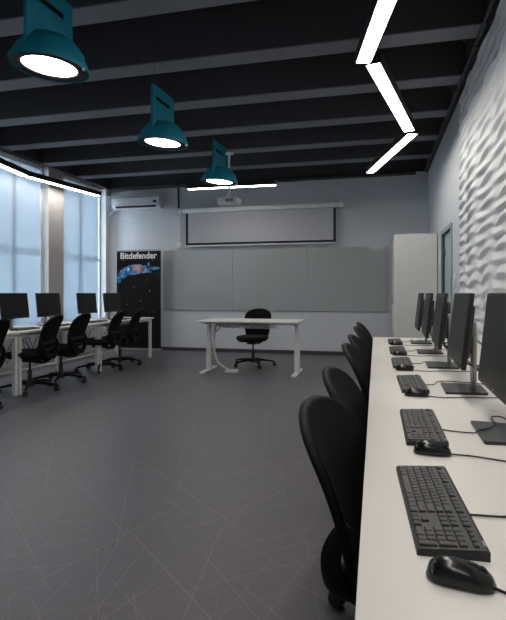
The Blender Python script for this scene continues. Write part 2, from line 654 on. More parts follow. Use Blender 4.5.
b = MB().sweep(spline([(-3.92, 9.55, 3.33), (-3.92, 9.56, 3.2), (-3.92, 9.57, 3.0), (-3.92, 9.57, 2.87)], 5), 0.02, n=8)
o = b.build('wall_conduit', M['dark_trim'])
tag(o, 'dark cable conduit dropping to the left end of projection screen', 'conduit')


# ------------------------------------------------------------------ linear zigzag lights
def linear(p0, p1, z, label, group, z_top=None):
    a, bb = Vector((p0[0], p0[1], 0)), Vector((p1[0], p1[1], 0))
    L = (bb - a).length
    mid = (a + bb) / 2
    ang = atan2(bb.y - a.y, bb.x - a.x)
    r = empty('linear_light', (mid.x, mid.y, z), ang, label, 'ceiling light', group)
    h = L / 2
    b = MB()
    b.box(-h, h, -0.066, -0.056, 0.0, 0.085)
    b.box(-h, h, 0.056, 0.066, 0.0, 0.085)
    b.box(-h, h, -0.056, 0.056, 0.065, 0.085)
    b.box(-h, -h + 0.01, -0.056, 0.056, 0.0, 0.065)
    b.box(h - 0.01, h, -0.056, 0.056, 0.0, 0.065)
    b.build('housing', M['linear_body'], r, smooth=False)
    MB().box(-h + 0.011, h - 0.011, -0.0555, 0.0555, 0.002, 0.012).build('diffuser', M['linear'], r, smooth=False)
    for s in (-0.8, 0.8):
        MB().sweep([(h * s, 0, 0.085), (h * s, 0, ZS - z)], 0.0015, n=5).build('suspension_wire', M['linear_body'], r)
    return r


ZL = 3.03
zz = [((-0.09, 7.92), (0.42, 6.09)), ((0.375, 6.00), (-0.025, 4.15)), ((-0.10, 4.13), (0.275, 2.26)), ((0.20, 2.24), (-0.20, 0.38)), ((-0.27, 0.36), (0.12, -1.5))]
zl = ['white linear light at the far end of the right zigzag',
      'white linear light in the middle of the right zigzag',
      'white linear light of the right zigzag nearest the camera, cut by the frame',
      'linear light of the right zigzag above the camera', 'linear light of the right zigzag behind the camera']
for i in range(5):
    a, c = zz[i]
    dx = Vector((0, 0))
    linear((a[0] + dx.x, a[1] + dx.y), (c[0] - dx.x, c[1] - dx.y), ZL, zl[i], 'zigzag lights over the right desk')
zz = [(-5.14, 8.60), (-5.40, 6.86), (-5.12, 5.1), (-5.40, 3.3), (-5.12, 1.5)]
zl = ['linear light along the window ending near the corner', 'linear light along the windows nearer than the kink',
      'linear light along the third window', 'linear light along the fourth window']
for i in range(4):
    a, c = zz[i], zz[i + 1]
    dx = Vector((c[0] - a[0], c[1] - a[1])).normalized() * 0.022
    linear((a[0] + dx.x, a[1] + dx.y), (c[0] - dx.x, c[1] - dx.y), ZL, zl[i], 'linear lights along the windows')
linear((-3.27, 8.40), (-1.66, 8.42), ZL, 'short linear light hung parallel to the back wall behind the farthest teal lamp', None)


# ------------------------------------------------------------------ teal pendant lamps
def lamp():
    r = empty('pendant_lamp', (0, 0, 0), 0, '', 'pendant lamp', 'teal pendant lamps')
    R = 0.235
    # dome shell, open below (wall thickness)
    outer = [(R, 0.0), (R, 0.02), (R * 0.94, 0.05), (R * 0.83, 0.10), (R * 0.70, 0.145), (R * 0.52, 0.18), (R * 0.3, 0.20), (0.01, 0.205)]
    inner = [(0.01, 0.195), (R * 0.6, 0.17), (R * 0.85, 0.10), (R * 0.95, 0.02), (R * 0.955, 0.0)]
    tilt = Matrix.Rotation(radians(5), 4, 'Y')
    def tl(mb):
        for v in mb.bm.verts:
            v.co = tilt @ v.co
        return mb
    tl(MB().lathe(outer + inner, n=48, cap=False)).build('shade', M['teal'], r, angle=50)
    tl(MB().lathe([(R * 0.945, 0.004), (R * 0.94, 0.03), (R * 0.685, 0.03), (R * 0.692, 0.012), (R * 0.715, 0.004), (R * 0.945, 0.004)], n=48, cap=False)).build('black_ring', M['lamp_ring'], r)
    tl(MB().lathe([(R * 0.69, 0.014), (R * 0.685, 0.03)], n=48)).build('lamp_glass', M['lamp_glass'], r)
    # slotted plate, standing along y
    hw, t = 0.205, 0.012
    b = MB()
    b.box(-t, t, -hw, hw, 0.05, 0.36)
    b.box(-t, t, -hw, -0.15, 0.36, 0.40)
    b.box(-t, t, 0.12, hw, 0.36, 0.40)
    b.box(-t, t, -hw, hw, 0.40, 0.49)
    b.build('hanging_plate', M['teal'], r, smooth=False)
    MB().box(-0.004, 0.004, -0.15, 0.12, 0.36, 0.40).build('slot_insert', M['lamp_ring'], r, smooth=False)
    tl(MB().lathe([(0.008, -0.012), (0.01, 0.0), (0.008, 0.006)], (R * 0.97, 0.03, 0), 12)).build('indicator', M['glass_led'], r)
    for s in (-0.16, 0.16):
        MB().sweep([(0, s, 0.49), (0, s, 1.285)], 0.0018, n=5).build('suspension_wire', M['linear_body'], r)
    return r


lm = lamp()
lamps = [((-1.27, 2.93), 'large teal pendant lamp nearest the camera at top left'),
         ((-1.265, 4.66), 'teal pendant lamp, middle one of the row of three'),
         ((-1.26, 6.44), 'smallest-looking teal pendant lamp, farthest, in front of the projector')]
lamps = [((x, y), l) for (x, y), l in lamps]
for i, ((x, y), l) in enumerate(lamps):
    o = lm if i == 0 else copy_tree(lm)
    place(o, ((-1.965, -1.935, -1.92)[i], (2.71, 4.34, 6.03)[i], 2.573), radians(-4), l)

# ------------------------------------------------------------------ projector
r = empty('projector', (-2.225, 7.5, 2.56), radians(0), 'white projector hanging on a white pole from the ceiling', 'projector')
MB().box(-0.165, 0.165, -0.13, 0.13, 0, 0.10, 0.02, 3).build('body', M['ac'], r)
MB().lathe([(0.045, -0.02), (0.05, 0.0), (0.05, 0.03), (0.04, 0.04)], (-0.09, 0.13, 0.055), 20, 'y').build('lens', M['black_plastic'], r)
b = MB()
for i in range(6):
    b.box(-0.02 + i * 0.022, -0.008 + i * 0.022, -0.134, -0.128, 0.025, 0.075)
b.build('vent_grille', M['dark_trim'], r, smooth=False)
b = MB()
for a in (45, 135, 225, 315):
    b.sweep([(0, 0, 0.16), (0.11 * cos(radians(a)), 0.09 * sin(radians(a)), 0.10)], 0.008, n=6)
b.build('mount_arm', M['ac'], r)
MB().lathe([(0.02, 0.15), (0.02, 1.32)], n=16).build('ceiling_pole', M['ac'], r)
MB().lathe([(0.07, 0.79), (0.07, 0.805)], n=20).build('ceiling_flange', M['ac'], r)

# ------------------------------------------------------------------ projection screen
r = empty('projection_screen', (-2.23, 9.5, 2.79), 0, 'pull-down projection screen with black border on the back wall', 'projection screen')
MB().box(-1.63, 1.63, -0.05, 0.05, 0.0, 0.09, 0.015, 2).build('screen_case', M['ac'], r)
MB().box(-1.50, 1.50, -0.002, 0.002, -0.65, 0.01).build('screen_fabric', M['screen_cloth'], r, smooth=False)
b = MB()
b.box(-1.50, -1.455, -0.004, 0.003, -0.65, 0.0)
b.box(1.455, 1.50, -0.004, 0.003, -0.65, 0.0)
b.box(-1.455, 1.455, -0.004, 0.003, -0.65, -0.605)
b.build('screen_border', M['screen_border'], r, smooth=False)
MB().box(-1.51, 1.51, -0.012, 0.012, -0.675, -0.65, 0.004).build('bottom_bar', M['ac'], r)
for s in (-1, 1):
    MB().box(s * 1.60 - 0.05, s * 1.60 + 0.05, -0.06, 0.098, -0.005, 0.10, 0.01).build('end_bracket', M['ac'], r)

r = empty('wall_outlet', (-3.9, 9.59, 2.16), 0, 'small white outlet box with conduit left of the projection screen', 'outlet')
MB().box(-0.05, 0.05, -0.03, 0.01, -0.06, 0.06, 0.008).build('box', M['ac'], r)
MB().sweep([(0, -0.01, 0.06), (0, -0.01, 0.62)], 0.012, n=8).build('conduit', M['ac'], r)

# ------------------------------------------------------------------ glass whiteboard
r = empty('glass_whiteboard', (-2.02, 9.585, 1.44), 0, 'wide frameless grey glass whiteboard on the back wall', 'whiteboard')
for x0, x1 in ((-2.24, -0.75), (-0.746, 0.746), (0.75, 2.24)):
    MB().box(x0, x1, -0.008, 0.0, -0.61, 0.61, 0.002, 1).build('glass_sheet', M['whiteboard'], r)
for x in (-2.1, -0.9, -0.6, 0.6, 0.9, 2.1):
    for z in (-0.56, 0.56):
        MB().lathe([(0.012, -0.014), (0.012, 0.012)], (x, 0, z), 12, 'y').build('fixing', M['silver'], r)

# ------------------------------------------------------------------ tall cabinet
r = empty('tall_cabinet', (0.60, 8.52, 0), 0, 'tall cream cabinet standing in the back right corner', 'cabinet')
MB().box(-0.31, 0.31, -0.45, 0.45, 0.06, 2.09, 0.004, 1).build('body', M['cabinet'], r)
MB().box(-0.29, 0.29, -0.43, 0.43, 0.0, 0.06).build('plinth', M['dark_trim'], r, smooth=False)
for y0, y1 in ((-0.44, -0.003), (0.003, 0.44)):
    d_ = MB().box(-0.33, -0.311, y0, y1, 0.075, 2.08, 0.003, 1).build('door', M['cabinet'], r)
    yy = y1 - 0.05 if y1 < 0.1 else y0 + 0.05
    MB().box(-0.35, -0.33, yy - 0.006, yy + 0.006, 1.0, 1.14, 0.003, 1).build('handle', M['silver'], d_)
MB().box(-0.315, -0.285, -0.453, -0.449, 0.06, 2.09).build('edge_strip', M['desk_metal'], r, smooth=False)

# ------------------------------------------------------------------ air conditioner
r = empty('air_conditioner', (-4.80, 9.5, 2.92), 0, 'white wall-mounted air conditioner in the back left corner', 'air conditioner')
prof = [(0.10, 0.0), (-0.04, 0.0), (-0.10, 0.05), (-0.12, 0.12), (-0.12, 0.22), (-0.09, 0.27), (0.10, 0.27)]
MB().prism([(a, c) for a, c in prof], -0.53, 0.53, axis='x').build('body', M['ac'], r, angle=25)
b = MB()
b.box(-0.45, 0.45, -0.108, -0.06, 0.018, 0.052)
b.build('air_outlet', M['black_plastic'], r, smooth=False)
MB().box(-0.44, 0.44, -0.118, -0.104, 0.052, 0.06).build('flap', M['ac'], r, smooth=False)
MB().box(-0.53, 0.53, -0.123, -0.118, 0.215, 0.22).build('panel_seam', M['dark_trim'], r, smooth=False)
MB().box(0.40, 0.48, -0.125, -0.12, 0.10, 0.15, 0.002, 1).build('display', M['dark_trim'], r)
b = MB().sweep(spline([(-0.45, 0.04, 0.02), (-0.56, 0.04, -0.02), (-0.62, 0.02, -0.08), (-0.66, 0.0, -0.12)], 5), 0.018, n=8)
b.build('drain_pipe', M['ac'], r)
MB().sweep(spline([(0.1, 0.06, 0.0), (0.08, 0.08, -0.14), (-0.1, 0.085, -0.2), (-0.4, 0.085, -0.14)], 6), 0.006, n=6).build('power_cable', M['ac'], r)

# ------------------------------------------------------------------ roll-up banner
r = empty('rollup_banner', (-4.65, 9.25, 0), 0, 'black roll-up banner with white lettering and a blue pointing hand', 'banner')
MB().box(-0.485, 0.485, -0.002, 0.002, 0.06, 2.03).build('banner_sheet', M['banner'], r, smooth=False)
MB().box(-0.50, 0.50, -0.06, 0.06, 0.0, 0.07, 0.012, 2).build('base', M['silver'], r)
for s in (-1, 1):
    MB().box(s * 0.35 - 0.02, s * 0.35 + 0.02, -0.16, 0.12, 0.0, 0.015, 0.004, 1).build('foot', M['silver'], r)
MB().box(-0.49, 0.49, -0.012, 0.012, 2.02, 2.05, 0.004, 1).build('top_rail', M['silver'], r)
MB().sweep([(0, 0.03, 0.05), (0, 0.02, 2.03)], 0.009, n=8).build('support_pole', M['silver'], r)
tcv = bpy.data.curves.new('lettering', 'FONT')
tcv.body = 'Bitdefender'
tcv.size = 0.17
tcv.extrude = 0.001
tcv.offset = 0.0035
tcv.align_x = 'CENTER'
to = bpy.data.objects.new('tmp', tcv)
col.objects.link(to)
bpy.context.view_layer.update()
me = bpy.data.meshes.new_from_object(to.evaluated_get(bpy.context.evaluated_depsgraph_get()))
bpy.data.objects.remove(to)
mnx = min(v.co.x for v in me.vertices)
mxx = max(v.co.x for v in me.vertices)
sc = 0.80 / (mxx - mnx)
for v in me.vertices:
    x, y, z = v.co
    v.co = ((x - (mnx + mxx) / 2) * sc, -0.004 - z, y * sc * 1.05)
me.materials.clear()
me.materials.append(M['text'])
to = bpy.data.objects.new('lettering', me)
col.objects.link(to)
to.parent = r
to.location = (0.0, 0, 1.875)
to['label'] = 'white lettering Bitdefender'
hand = [(-0.483, 1.40), (-0.47, 1.53), (-0.42, 1.62), (-0.33, 1.69), (-0.22, 1.735), (-0.08, 1.76), (0.03, 1.755), (0.09, 1.735), (0.17, 1.735), (0.21, 1.79), (0.235, 1.785), (0.24, 1.72),
        (0.33, 1.705), (0.44, 1.70), (0.475, 1.68), (0.46, 1.655), (0.35, 1.645), (0.24, 1.645), (0.22, 1.625), (0.29, 1.61), (0.27, 1.585), (0.16, 1.59), (0.06, 1.575),
        (-0.08, 1.55), (-0.2, 1.535), (-0.30, 1.49), (-0.38, 1.43), (-0.43, 1.37)]
MB().prism(hand, -0.0035, -0.0022).build('hand_print', M['hand'], r, smooth=False)
for x, z, s in ((-0.33, 1.84, .006), (0.30, 1.84, .005), (0.24, 1.22, .008), (-0.1, 1.30, .005), (0.05, 1.02, .006), (0.33, 0.80, .006), (-0.25, 0.95, .005), (0.18, 1.44, .005)):
    MB().box(x - s, x + s, -0.0035, -0.0022, z - s, z + s).build('spark_print', M['text'], r, smooth=False)

# ------------------------------------------------------------------ teacher's desk
r = empty('standing_desk', (-1.79, 7.24, 0), 0, 'white height-adjustable desk in front of the whiteboard', 'desk')
MB().box(-0.735, 0.735, -0.37, 0.37, 0.755, 0.78, 0.004, 2).build('tabletop', M['teacher'], r)
for s in (-1, 1):
    MB().box(s * 0.675 - 0.04, s * 0.675 + 0.04, -0.03, 0.03, 0.03, 0.42, 0.004, 1).build('leg', M['desk_metal'], r)
    MB().box(s * 0.675 - 0.032, s * 0.675 + 0.032, -0.023, 0.023, 0.42, 0.755, 0.004, 1).build('leg_column', M['desk_metal'], r)
    MB().box(s * 0.675 - 0.035, s * 0.675 + 0.035, -0.34, 0.34, 0.0, 0.03, 0.006, 2).build('foot', M['desk_metal'], r)
    MB().box(s * 0.675 - 0.03, s * 0.675 + 0.03, -0.28, 0.28, 0.725, 0.755, 0.004, 1).build('support_arm', M['desk_metal'], r)
MB().box(-0.62, 0.62, -0.03, 0.03, 0.715, 0.755).build('crossbar', M['desk_metal'], r, smooth=False)
b = MB()
for i in range(17):
    x = -0.42 + i * 0.05
    b.sweep([(x, -0.02 - 0.14, 0.75), (x, -0.17, 0.67), (x, -0.05, 0.66), (x, -0.04, 0.75)], 0.005, n=5)
for y, z in ((-0.165, 0.70), (-0.17, 0.67), (-0.11, 0.665), (-0.05, 0.66)):
    b.sweep([(-0.42, y, z), (0.38, y, z)], 0.006, n=5)
b.build('cable_tray', M['desk_metal'], r)
b = MB()
rnd = random.Random(3)
for i in range(6):
    pts = []
    for j in range(9):
        pts.append((-0.52 + j * 0.1, -0.11 + rnd.uniform(-.03, .03), 0.70 + rnd.uniform(-.02, .03)))
    b.sweep(spline(pts, 4), 0.009, n=6)
b.build('cable_bundle', M['cable_white'], r)
b = MB()
b.sweep(spline([(-0.52, -0.10, 0.70), (-0.60, -0.12, 0.66), (-0.58, -0.14, 0.58), (-0.50, -0.12, 0.62), (-0.46, -0.10, 0.70)], 6), 0.009, n=6)
b.sweep(spline([(-0.50, -0.10, 0.72), (-0.57, -0.12, 0.69), (-0.60, -0.14, 0.60), (-0.56, -0.12, 0.55), (-0.52, -0.10, 0.64)], 6), 0.009, n=6)
b.build('cable_coil', M['cable_white'], r)
b = MB()
pts = spline([(-0.54, -0.10, 0.68), (-0.565, -0.10, 0.50), (-0.56, -0.11, 0.34), (-0.51, -0.12, 0.18), (-0.42, -0.12, 0.09), (-0.33, -0.12, 0.045)], 5)
for p, q in zip(pts[:-1], pts[1:]):
    b.sweep([p, p + (q - p) * 0.8], 0.026, 0.015, n=8)
    b.sweep([p + (q - p) * 0.7, q], 0.013, n=6)
b.build('cable_spine', M['cable_white'], r)
MB().box(-0.38, -0.18, -0.17, -0.07, 0.0, 0.045, 0.012, 2).build('floor_box', M['cable_white'], r)


# ------------------------------------------------------------------ office chair
def superring(cx, cy, z, a, bb, n=32, p=3.0, tilt=0.0):
    out = []
    for i in range(n):
        t = 2 * pi * i / n
        ct, st = cos(t), sin(t)
        x = a * math.copysign(abs(ct) ** (2 / p), ct)
        y = bb * math.copysign(abs(st) ** (2 / p), st)
        out.append(Vector((cx + x, cy + y, z + tilt * y)))
    return out


def chair():
    r = empty('office_chair', (0, 0, 0), 0, '', 'office chair')

    def surf(s, t):
        z = 0.49 + 0.42 * t
        w_ = 0.175 + 0.045 * sin(min(1, t / 0.65) * pi / 2)
        if t > 0.66:
            w_ *= max(0.0, 1 - ((t - 0.66) / 0.34) ** 2.7) ** 0.5
        y = -0.210 - 0.075 * t - 0.07 * t ** 3
        y += 0.035 * s * s * (1 - 0.4 * t) * (w_ / 0.22) ** 2
        return Vector((s * w_, y, z))
    NS, NT = 16, 34
    fr = [[surf(-1 + 2 * i / NS, 0.9995 * (1 - (1 - j / NT) ** 1.8)) for i in range(NS + 1)] for j in range(NT + 1)]
    th = 0.013
    b = MB()
    bm = b.bm
    F = [[bm.verts.new(p + Vector((0, th * 0.5, 0))) for p in row] for row in fr]
    B = [[bm.verts.new(p - Vector((0, th * 0.5, 0))) for p in row] for row in fr]
    for j in range(NT):
        for i in range(NS):
            bm.faces.new((F[j][i], F[j][i + 1], F[j + 1][i + 1], F[j + 1][i]))
            bm.faces.new((B[j][i], B[j + 1][i], B[j + 1][i + 1], B[j][i + 1]))
    for j in range(NT):
        bm.faces.new((F[j][0], F[j + 1][0], B[j + 1][0], B[j][0]))
        bm.faces.new((F[j][NS], B[j][NS], B[j + 1][NS], F[j + 1][NS]))
    for i in range(NS):
        bm.faces.new((F[0][i], B[0][i], B[0][i + 1], F[0][i + 1]))
        bm.faces.new((F[NT][i], F[NT][i + 1], B[NT][i + 1], B[NT][i]))
    b.build('backrest', M['chair_mesh'], r, angle=60)
    # rim around the backrest
    tt = [1 - (1 - t / 34) ** 1.8 for t in range(35)]
    tt = [t for t in tt if t < 0.9975]
    rim = [surf(-1, t) for t in tt] + [surf(q / 4, 0.9975) for q in range(-2, 3)] + [surf(1, t) for t in reversed(tt)]
    rim = [p + Vector((0, -0.008, 0)) for p in rim]
    b = MB()
    b.sweep(rim, 0.011, 0.015, n=8)
    b.sweep([surf(-1 + 2 * i / 10, 0) + Vector((0, -0.008, 0)) for i in range(11)], 0.012, 0.016, n=8)
    b.build('back_rim', M['chair_plastic'], r, angle=60)
    # lumbar bands behind the lower back
    b = MB()
    for t, hh in ((0.22, 0.022), (0.05, 0.014)):
        b.sweep([surf(-1.02 + 2.04 * i / 12, t) + Vector((0, -0.022, 0)) for i in range(13)], 0.008, hh, n=8)
    b.build('lumbar_band', M['chair_plastic'], r, angle=60)
    # yoke sweeping back and down from the sides to the mechanism
    b = MB()
    for s in (-1, 1):
        pts = spline([(s * 0.198, -0.208, 0.645), (s * 0.204, -0.232, 0.605), (s * 0.200, -0.247, 0.555), (s * 0.182, -0.247, 0.495), (s * 0.150, -0.240, 0.44), (s * 0.09, -0.232, 0.39)], 5)
        n = len(pts)
        b.sweep(pts, [0.007 + 0.008 * (i / n) for i in range(n)], [0.018 + 0.024 * (i / n) for i in range(n)], n=10, up=Vector((0, 1, 0)))
    b.sweep(spline([(0, -0.244, 0.45), (0, -0.236, 0.40), (0, -0.195, 0.355), (0, -0.10, 0.35), (0, 0.0, 0.37)], 5), [0.12, 0.12, 0.12, 0.12, 0.12, 0.115, 0.11, 0.10, 0.09, 0.085, 0.08, 0.075, 0.07, 0.065, 0.06, 0.055, 0.05, 0.05, 0.05, 0.05, 0.05], 0.014, n=12)
    b.build('back_yoke', M['chair_plastic'], r, angle=60)
    # seat
    rings = []
    for z, k_ in ((0.425, 0.86), (0.430, 0.93), (0.445, 0.985), (0.462, 1.0), (0.478, 0.985), (0.488, 0.94), (0.493, 0.8), (0.490, 0.5), (0.487, 0.15)):
        rings.append(superring(0, 0.035, z, 0.245 * k_, 0.235 * k_, 40, 3.2))
    b = MB().loft(rings)
    for v in b.bm.verts:
        if v.co.y > 0.12:
            v.co.z -= 0.35 * (v.co.y - 0.12) ** 1.6
    b.build('seat', M['chair_fabric'], r, angle=60)
    rings = [superring(0, 0.03, z, 0.225 * k_, 0.215 * k_, 32, 3.0) for z, k_ in ((0.405, 0.85), (0.41, 0.95), (0.43, 1.0))]
    MB().loft(rings).build('seat_pan', M['chair_plastic'], r, angle=50)
    b = MB().box(-0.075, 0.075, -0.12, 0.10, 0.355, 0.408, 0.014, 2)
    b.sweep([(0.07, 0.03, 0.385), (0.20, 0.03, 0.385), (0.235, 0.03, 0.39)], 0.007, n=6)
    b.build('tilt_mechanism', M['black_plastic'], r)
    MB().lathe([(0.014, 0.36), (0.014, 0.25), (0.025, 0.25), (0.027, 0.12), (0.032, 0.10)], n=20).build('gas_lift', M['black_plastic'], r)
    # star base
    MB().lathe([(0.03, 0.135), (0.05, 0.125), (0.055, 0.07), (0.04, 0.06)], n=20).build('hub', M['black_plastic'], r)
    for k_ in range(5):
        a = radians(-90 + 72 * k_)
        dx, dy = cos(a), sin(a)
        lg = MB().sweep([(dx * q, dy * q, z) for q, z in ((0.03, 0.105), (0.12, 0.103), (0.22, 0.093), (0.32, 0.078), (0.350, 0.07))],
                        [0.026, 0.023, 0.019, 0.016, 0.010], [0.024, 0.020, 0.016, 0.013, 0.008], n=10).build('leg', M['chair_plastic'], r, angle=50)
        cx, cy = dx * 0.335, dy * 0.335
        ca = a + 1.1 + k_ * 0.9
        mt_ = Matrix.Translation((cx, cy, 0.029)) @ Matrix.Rotation(ca, 4, 'Z')
        b = MB()
        for s in (-1, 1):
            b.lathe([(0.018, -0.009), (0.027, -0.008), (0.029, -0.003), (0.029, 0.003), (0.027, 0.008), (0.018, 0.009)], (s * 0.014, 0.012, 0), 18, 'x')
        b.lathe([(0.006, -0.022), (0.006, 0.022)], (0, 0.012, 0), 8, 'x')
        # hood
        hood = [(-0.004 + 0.033 * cos(radians(q)) + 0.012, 0.033 * sin(radians(q))) for q in range(0, 181, 20)]
        b.prism([(y, z) for y, z in hood] + [(0.012 - 0.02, 0.0), (0.012 + 0.01, 0.008)], -0.0045, 0.0045, axis='x')
        for v in b.bm.verts:
            v.co = mt_ @ v.co
        b.build('caster', M['black_plastic'], lg, angle=50)
        MB().sweep([(cx, cy, 0.045), (cx, cy, 0.085)], 0.007, n=8).build('caster_stem', M['black_plastic'], lg)
    return r


ch = chair()
G = 'office chairs along the right desk'
right_chairs = [(0.170, 1.41, 10, 'black office chair nearest the camera at the right desk'),
                (0.182, 1.89, 4, 'black office chair second from the camera at the right desk'),
                (0.192, 2.83, 4, 'black office chair third from the camera at the right desk'),
                (0.192, 3.45, 4, 'black office chair fourth from the camera at the right desk'),
                (0.192, 4.32, 3, 'black office chair fifth from the camera at the right desk'),
                (0.192, 4.93, 3, 'black office chair at the far end of the right desk')]
first = True
for x, y, a, l in right_chairs:
    o = ch if first else copy_tree(ch)
    first = False
    place(o, (x, y, 0), radians(-90 - a), l, G)
    o.scale = (1, 1, 0.945 if y < 1.5 else 0.975)
left_chairs = [(-4.02, 4.25, 8, 'black office chair at the left desks cut by the left edge of the photo'),
               (-4.04, 5.20, 12, 'black office chair at left desks behind the double white legs'),
               (-4.04, 5.81, 6, 'black office chair at left desks just before the second white leg'),
               (-4.07, 6.82, 10, 'black office chair at left desks just beyond the second white leg'),
               (-4.07, 7.44, 10, 'black office chair at the far end of left desks beside the banner')]
for x, y, a, l in left_chairs:
    o = copy_tree(ch)
    place(o, (x, y, 0), radians(90 + a), l, 'office chairs along the left desks')
    o.scale = (1, 1, 1)
o = copy_tree(ch)
o.scale = (1, 1, 1)
place(o, (-1.93, 7.86, 0), radians(180 - 4), 'black office chair behind the white standing desk, facing the room')
if 'group' in o:
    del o['group']

# ------------------------------------------------------------------ right desk
r = empty('long_desk', (0.427, 2.3, 0), 0, 'long white desk with cream top along the right wall', 'desk')
HD = 2.9
MB().box(-0.455, 0.45, -HD, HD, 0.71, 0.735, 0.003, 2).build('desktop', M['desk'], r)
for y in (-2.8, -0.95, 0.95, 2.8):
    for x in (-0.12, 0.38):
        MB().box(x - 0.025, x + 0.025, y - 0.025, y + 0.025, 0, 0.71, 0.003, 1).build('leg', M['desk_metal'], r)
    MB().box(-0.095, 0.355, y - 0.02, y + 0.02, 0.66, 0.71).build('crossbar', M['desk_metal'], r, smooth=False)
MB().box(0.36, 0.40, -2.75, 2.75, 0.66, 0.71).build('rear_rail', M['desk_metal'], r, smooth=False)


# ------------------------------------------------------------------ monitor (screen faces local -y)
def monitor():
    r = empty('monitor', (0, 0, 0), 0, '', 'monitor')
    zc, hw, hh = 0.286, 0.264, 0.160
    T = Matrix.Translation((0, -0.040, zc)) @ Matrix.Rotation(radians(-6), 4, 'X')
    pn = MB().box(-hw, hw, -0.006, 0.014, -hh, hh, 0.004, 2, mtx=T).box(-hw + 0.05, hw - 0.05, 0.012, 0.030, -hh + 0.04, hh - 0.05, 0.010, 2, mtx=T).build('panel', M['casing'], r)
    MB().box(-hw + 0.006, hw - 0.006, -0.0072, -0.0058, -hh + 0.016, hh - 0.006, mtx=T).build('screen', M['screen'], pn, smooth=False)
    MB().lathe([(0.007, -0.0075), (0.007, -0.0055)], (0, 0, -hh + 0.008), 16, 'y')
    b = MB().lathe([(0.0065, -0.0080), (0.0065, -0.0055)], (0, 0, -hh + 0.009), 16, 'y')
    for v in b.bm.verts:
        v.co = T @ v.co
    b.build('badge', M['silver'], pn)
    # base plate: trapezoid with rounded corners
    out = [(-0.120, -0.108), (0.120, -0.108), (0.125, -0.103), (0.108, 0.063), (0.100, 0.068), (-0.100, 0.068), (-0.108, 0.063), (-0.125, -0.103)]
    MB().prism(out, 0.0, 0.010, axis='z').build('stand_base', M['base'], r, angle=30)
    MB().box(-0.035, 0.035, 0.012, 0.032, 0.008, 0.315, 0.006, 2).build('stand_column', M['silver'], r)
    b = MB().box(-0.05, 0.05, -0.020, 0.013, 0.20, 0.30, 0.008, 2)
    b.box(-0.030, 0.030, 0.002, 0.0115, 0.17, 0.33, 0.005, 2)
    b.build('mount', M['casing'], r)
    MB().lathe([(0.019, 0.0315), (0.019, 0.034)], (0, 0, 0.10), 20, 'y').build('cable_hole', M['casing'], r)
    b = MB()
    b.sweep(spline([(0.06, -0.03, 0.17), (0.05, 0.0, 0.13), (0.02, 0.03, 0.10), (0.01, 0.06, 0.09), (0.03, 0.10, 0.03), (0.06, 0.20, 0.005)], 6), 0.0035, n=6)
    b.sweep(spline([(-0.02, -0.03, 0.17), (-0.01, 0.0, 0.12), (0.0, 0.03, 0.105), (0.0, 0.06, 0.09), (-0.02, 0.12, 0.02), (-0.05, 0.22, 0.005)], 6), 0.003, n=6)
    b.build('cable', M['black_plastic'], r)
    return r


mo = monitor()
order = ['monitor nearest the camera on the right desk, cut by the right frame edge',
         'second monitor from the camera on the right desk', 'third monitor from the camera on the right desk',
         'fourth monitor from the camera on the right desk', 'farthest monitor on the right desk']
for i, (y, a) in enumerate(((1.71, -1.0), (2.46, -1.8), (3.23, -2), (3.95, -2), (4.68, -1.5))):
    o = mo if i == 0 else copy_tree(mo)
    place(o, (0.420 if i == 0 else 0.411, y, 0.735), radians(-90 + a), 'black thin ' + order[i], 'monitors on the right desk')
lo = ['nearest the camera, cut by the left frame edge', 'second from the camera', 'third from the camera', 'farthest, overlapping the banner']
for i, (y, a) in enumerate(((5.33, 3), (6.0, 2), (6.94, 1), (7.70, 0))):
    o = copy_tree(mo)
    place(o, (-4.40, y, 0.735), radians(90 + a), 'black monitor on the left desks, ' + lo[i], 'monitors on the left desks')


# ------------------------------------------------------------------ keyboard (user at local -y, left end at -x)
def key_list():
    u = 0.0188
    ks = []
    x0 = -0.2125

    def add(cx, cy, wd=1.0, hg=1.0):
        ks.append((x0 + cx * u, cy, wd * u, hg * u))
    rows = [0.0455, 0.0215, 0.0027, -0.0161, -0.0349, -0.0537]
    for k_ in (0, 2, 3, 4, 5, 6.5, 7.5, 8.5, 9.5, 11, 12, 13, 14):
        add(k_ + 0.5, rows[0])
    for k_ in range(13):
        add(k_ + 0.5, rows[1])
    add(14, rows[1], 2)
    add(0.75, rows[2], 1.5)
    for k_ in range(12):
        add(2 + k_, rows[2])
    add(14.25, rows[2], 1.5)
    add(0.875, rows[3], 1.75)
    for k_ in range(11):
        add(2.25 + k_, rows[3])
    add(13.875, rows[3], 2.25)
    add(1.125, rows[4], 2.25)
    for k_ in range(10):
        add(2.75 + k_, rows[4])
    add(13.625, rows[4], 2.75)
    for c_, w_ in ((0.625, 1.25), (1.875, 1.25), (3.125, 1.25), (6.875, 6.25), (10.625, 1.25), (11.875, 1.25), (13.125, 1.25), (14.375, 1.25)):
        add(c_, rows[5], w_)
    for k_ in range(3):
        add(15.85 + k_, rows[0])
        add(15.85 + k_, rows[1])
        add(15.85 + k_, rows[2])
        add(15.85 + k_, rows[5])
    add(16.85, rows[4])
    for rr in (1, 2, 3, 4):
        for k_ in range(3):
            add(19.2 + k_, rows[rr])
    for k_ in range(4):
        add(19.2 + k_, rows[0], 0.9, 0.7)
    add(19.7, rows[5], 2)
    add(21.2, rows[5])
    add(22.2, rows[1])
    add(22.2, (rows[2] + rows[3]) / 2, 1, 2)
    add(22.2, (rows[4] + rows[5]) / 2, 1, 2)
    return ks


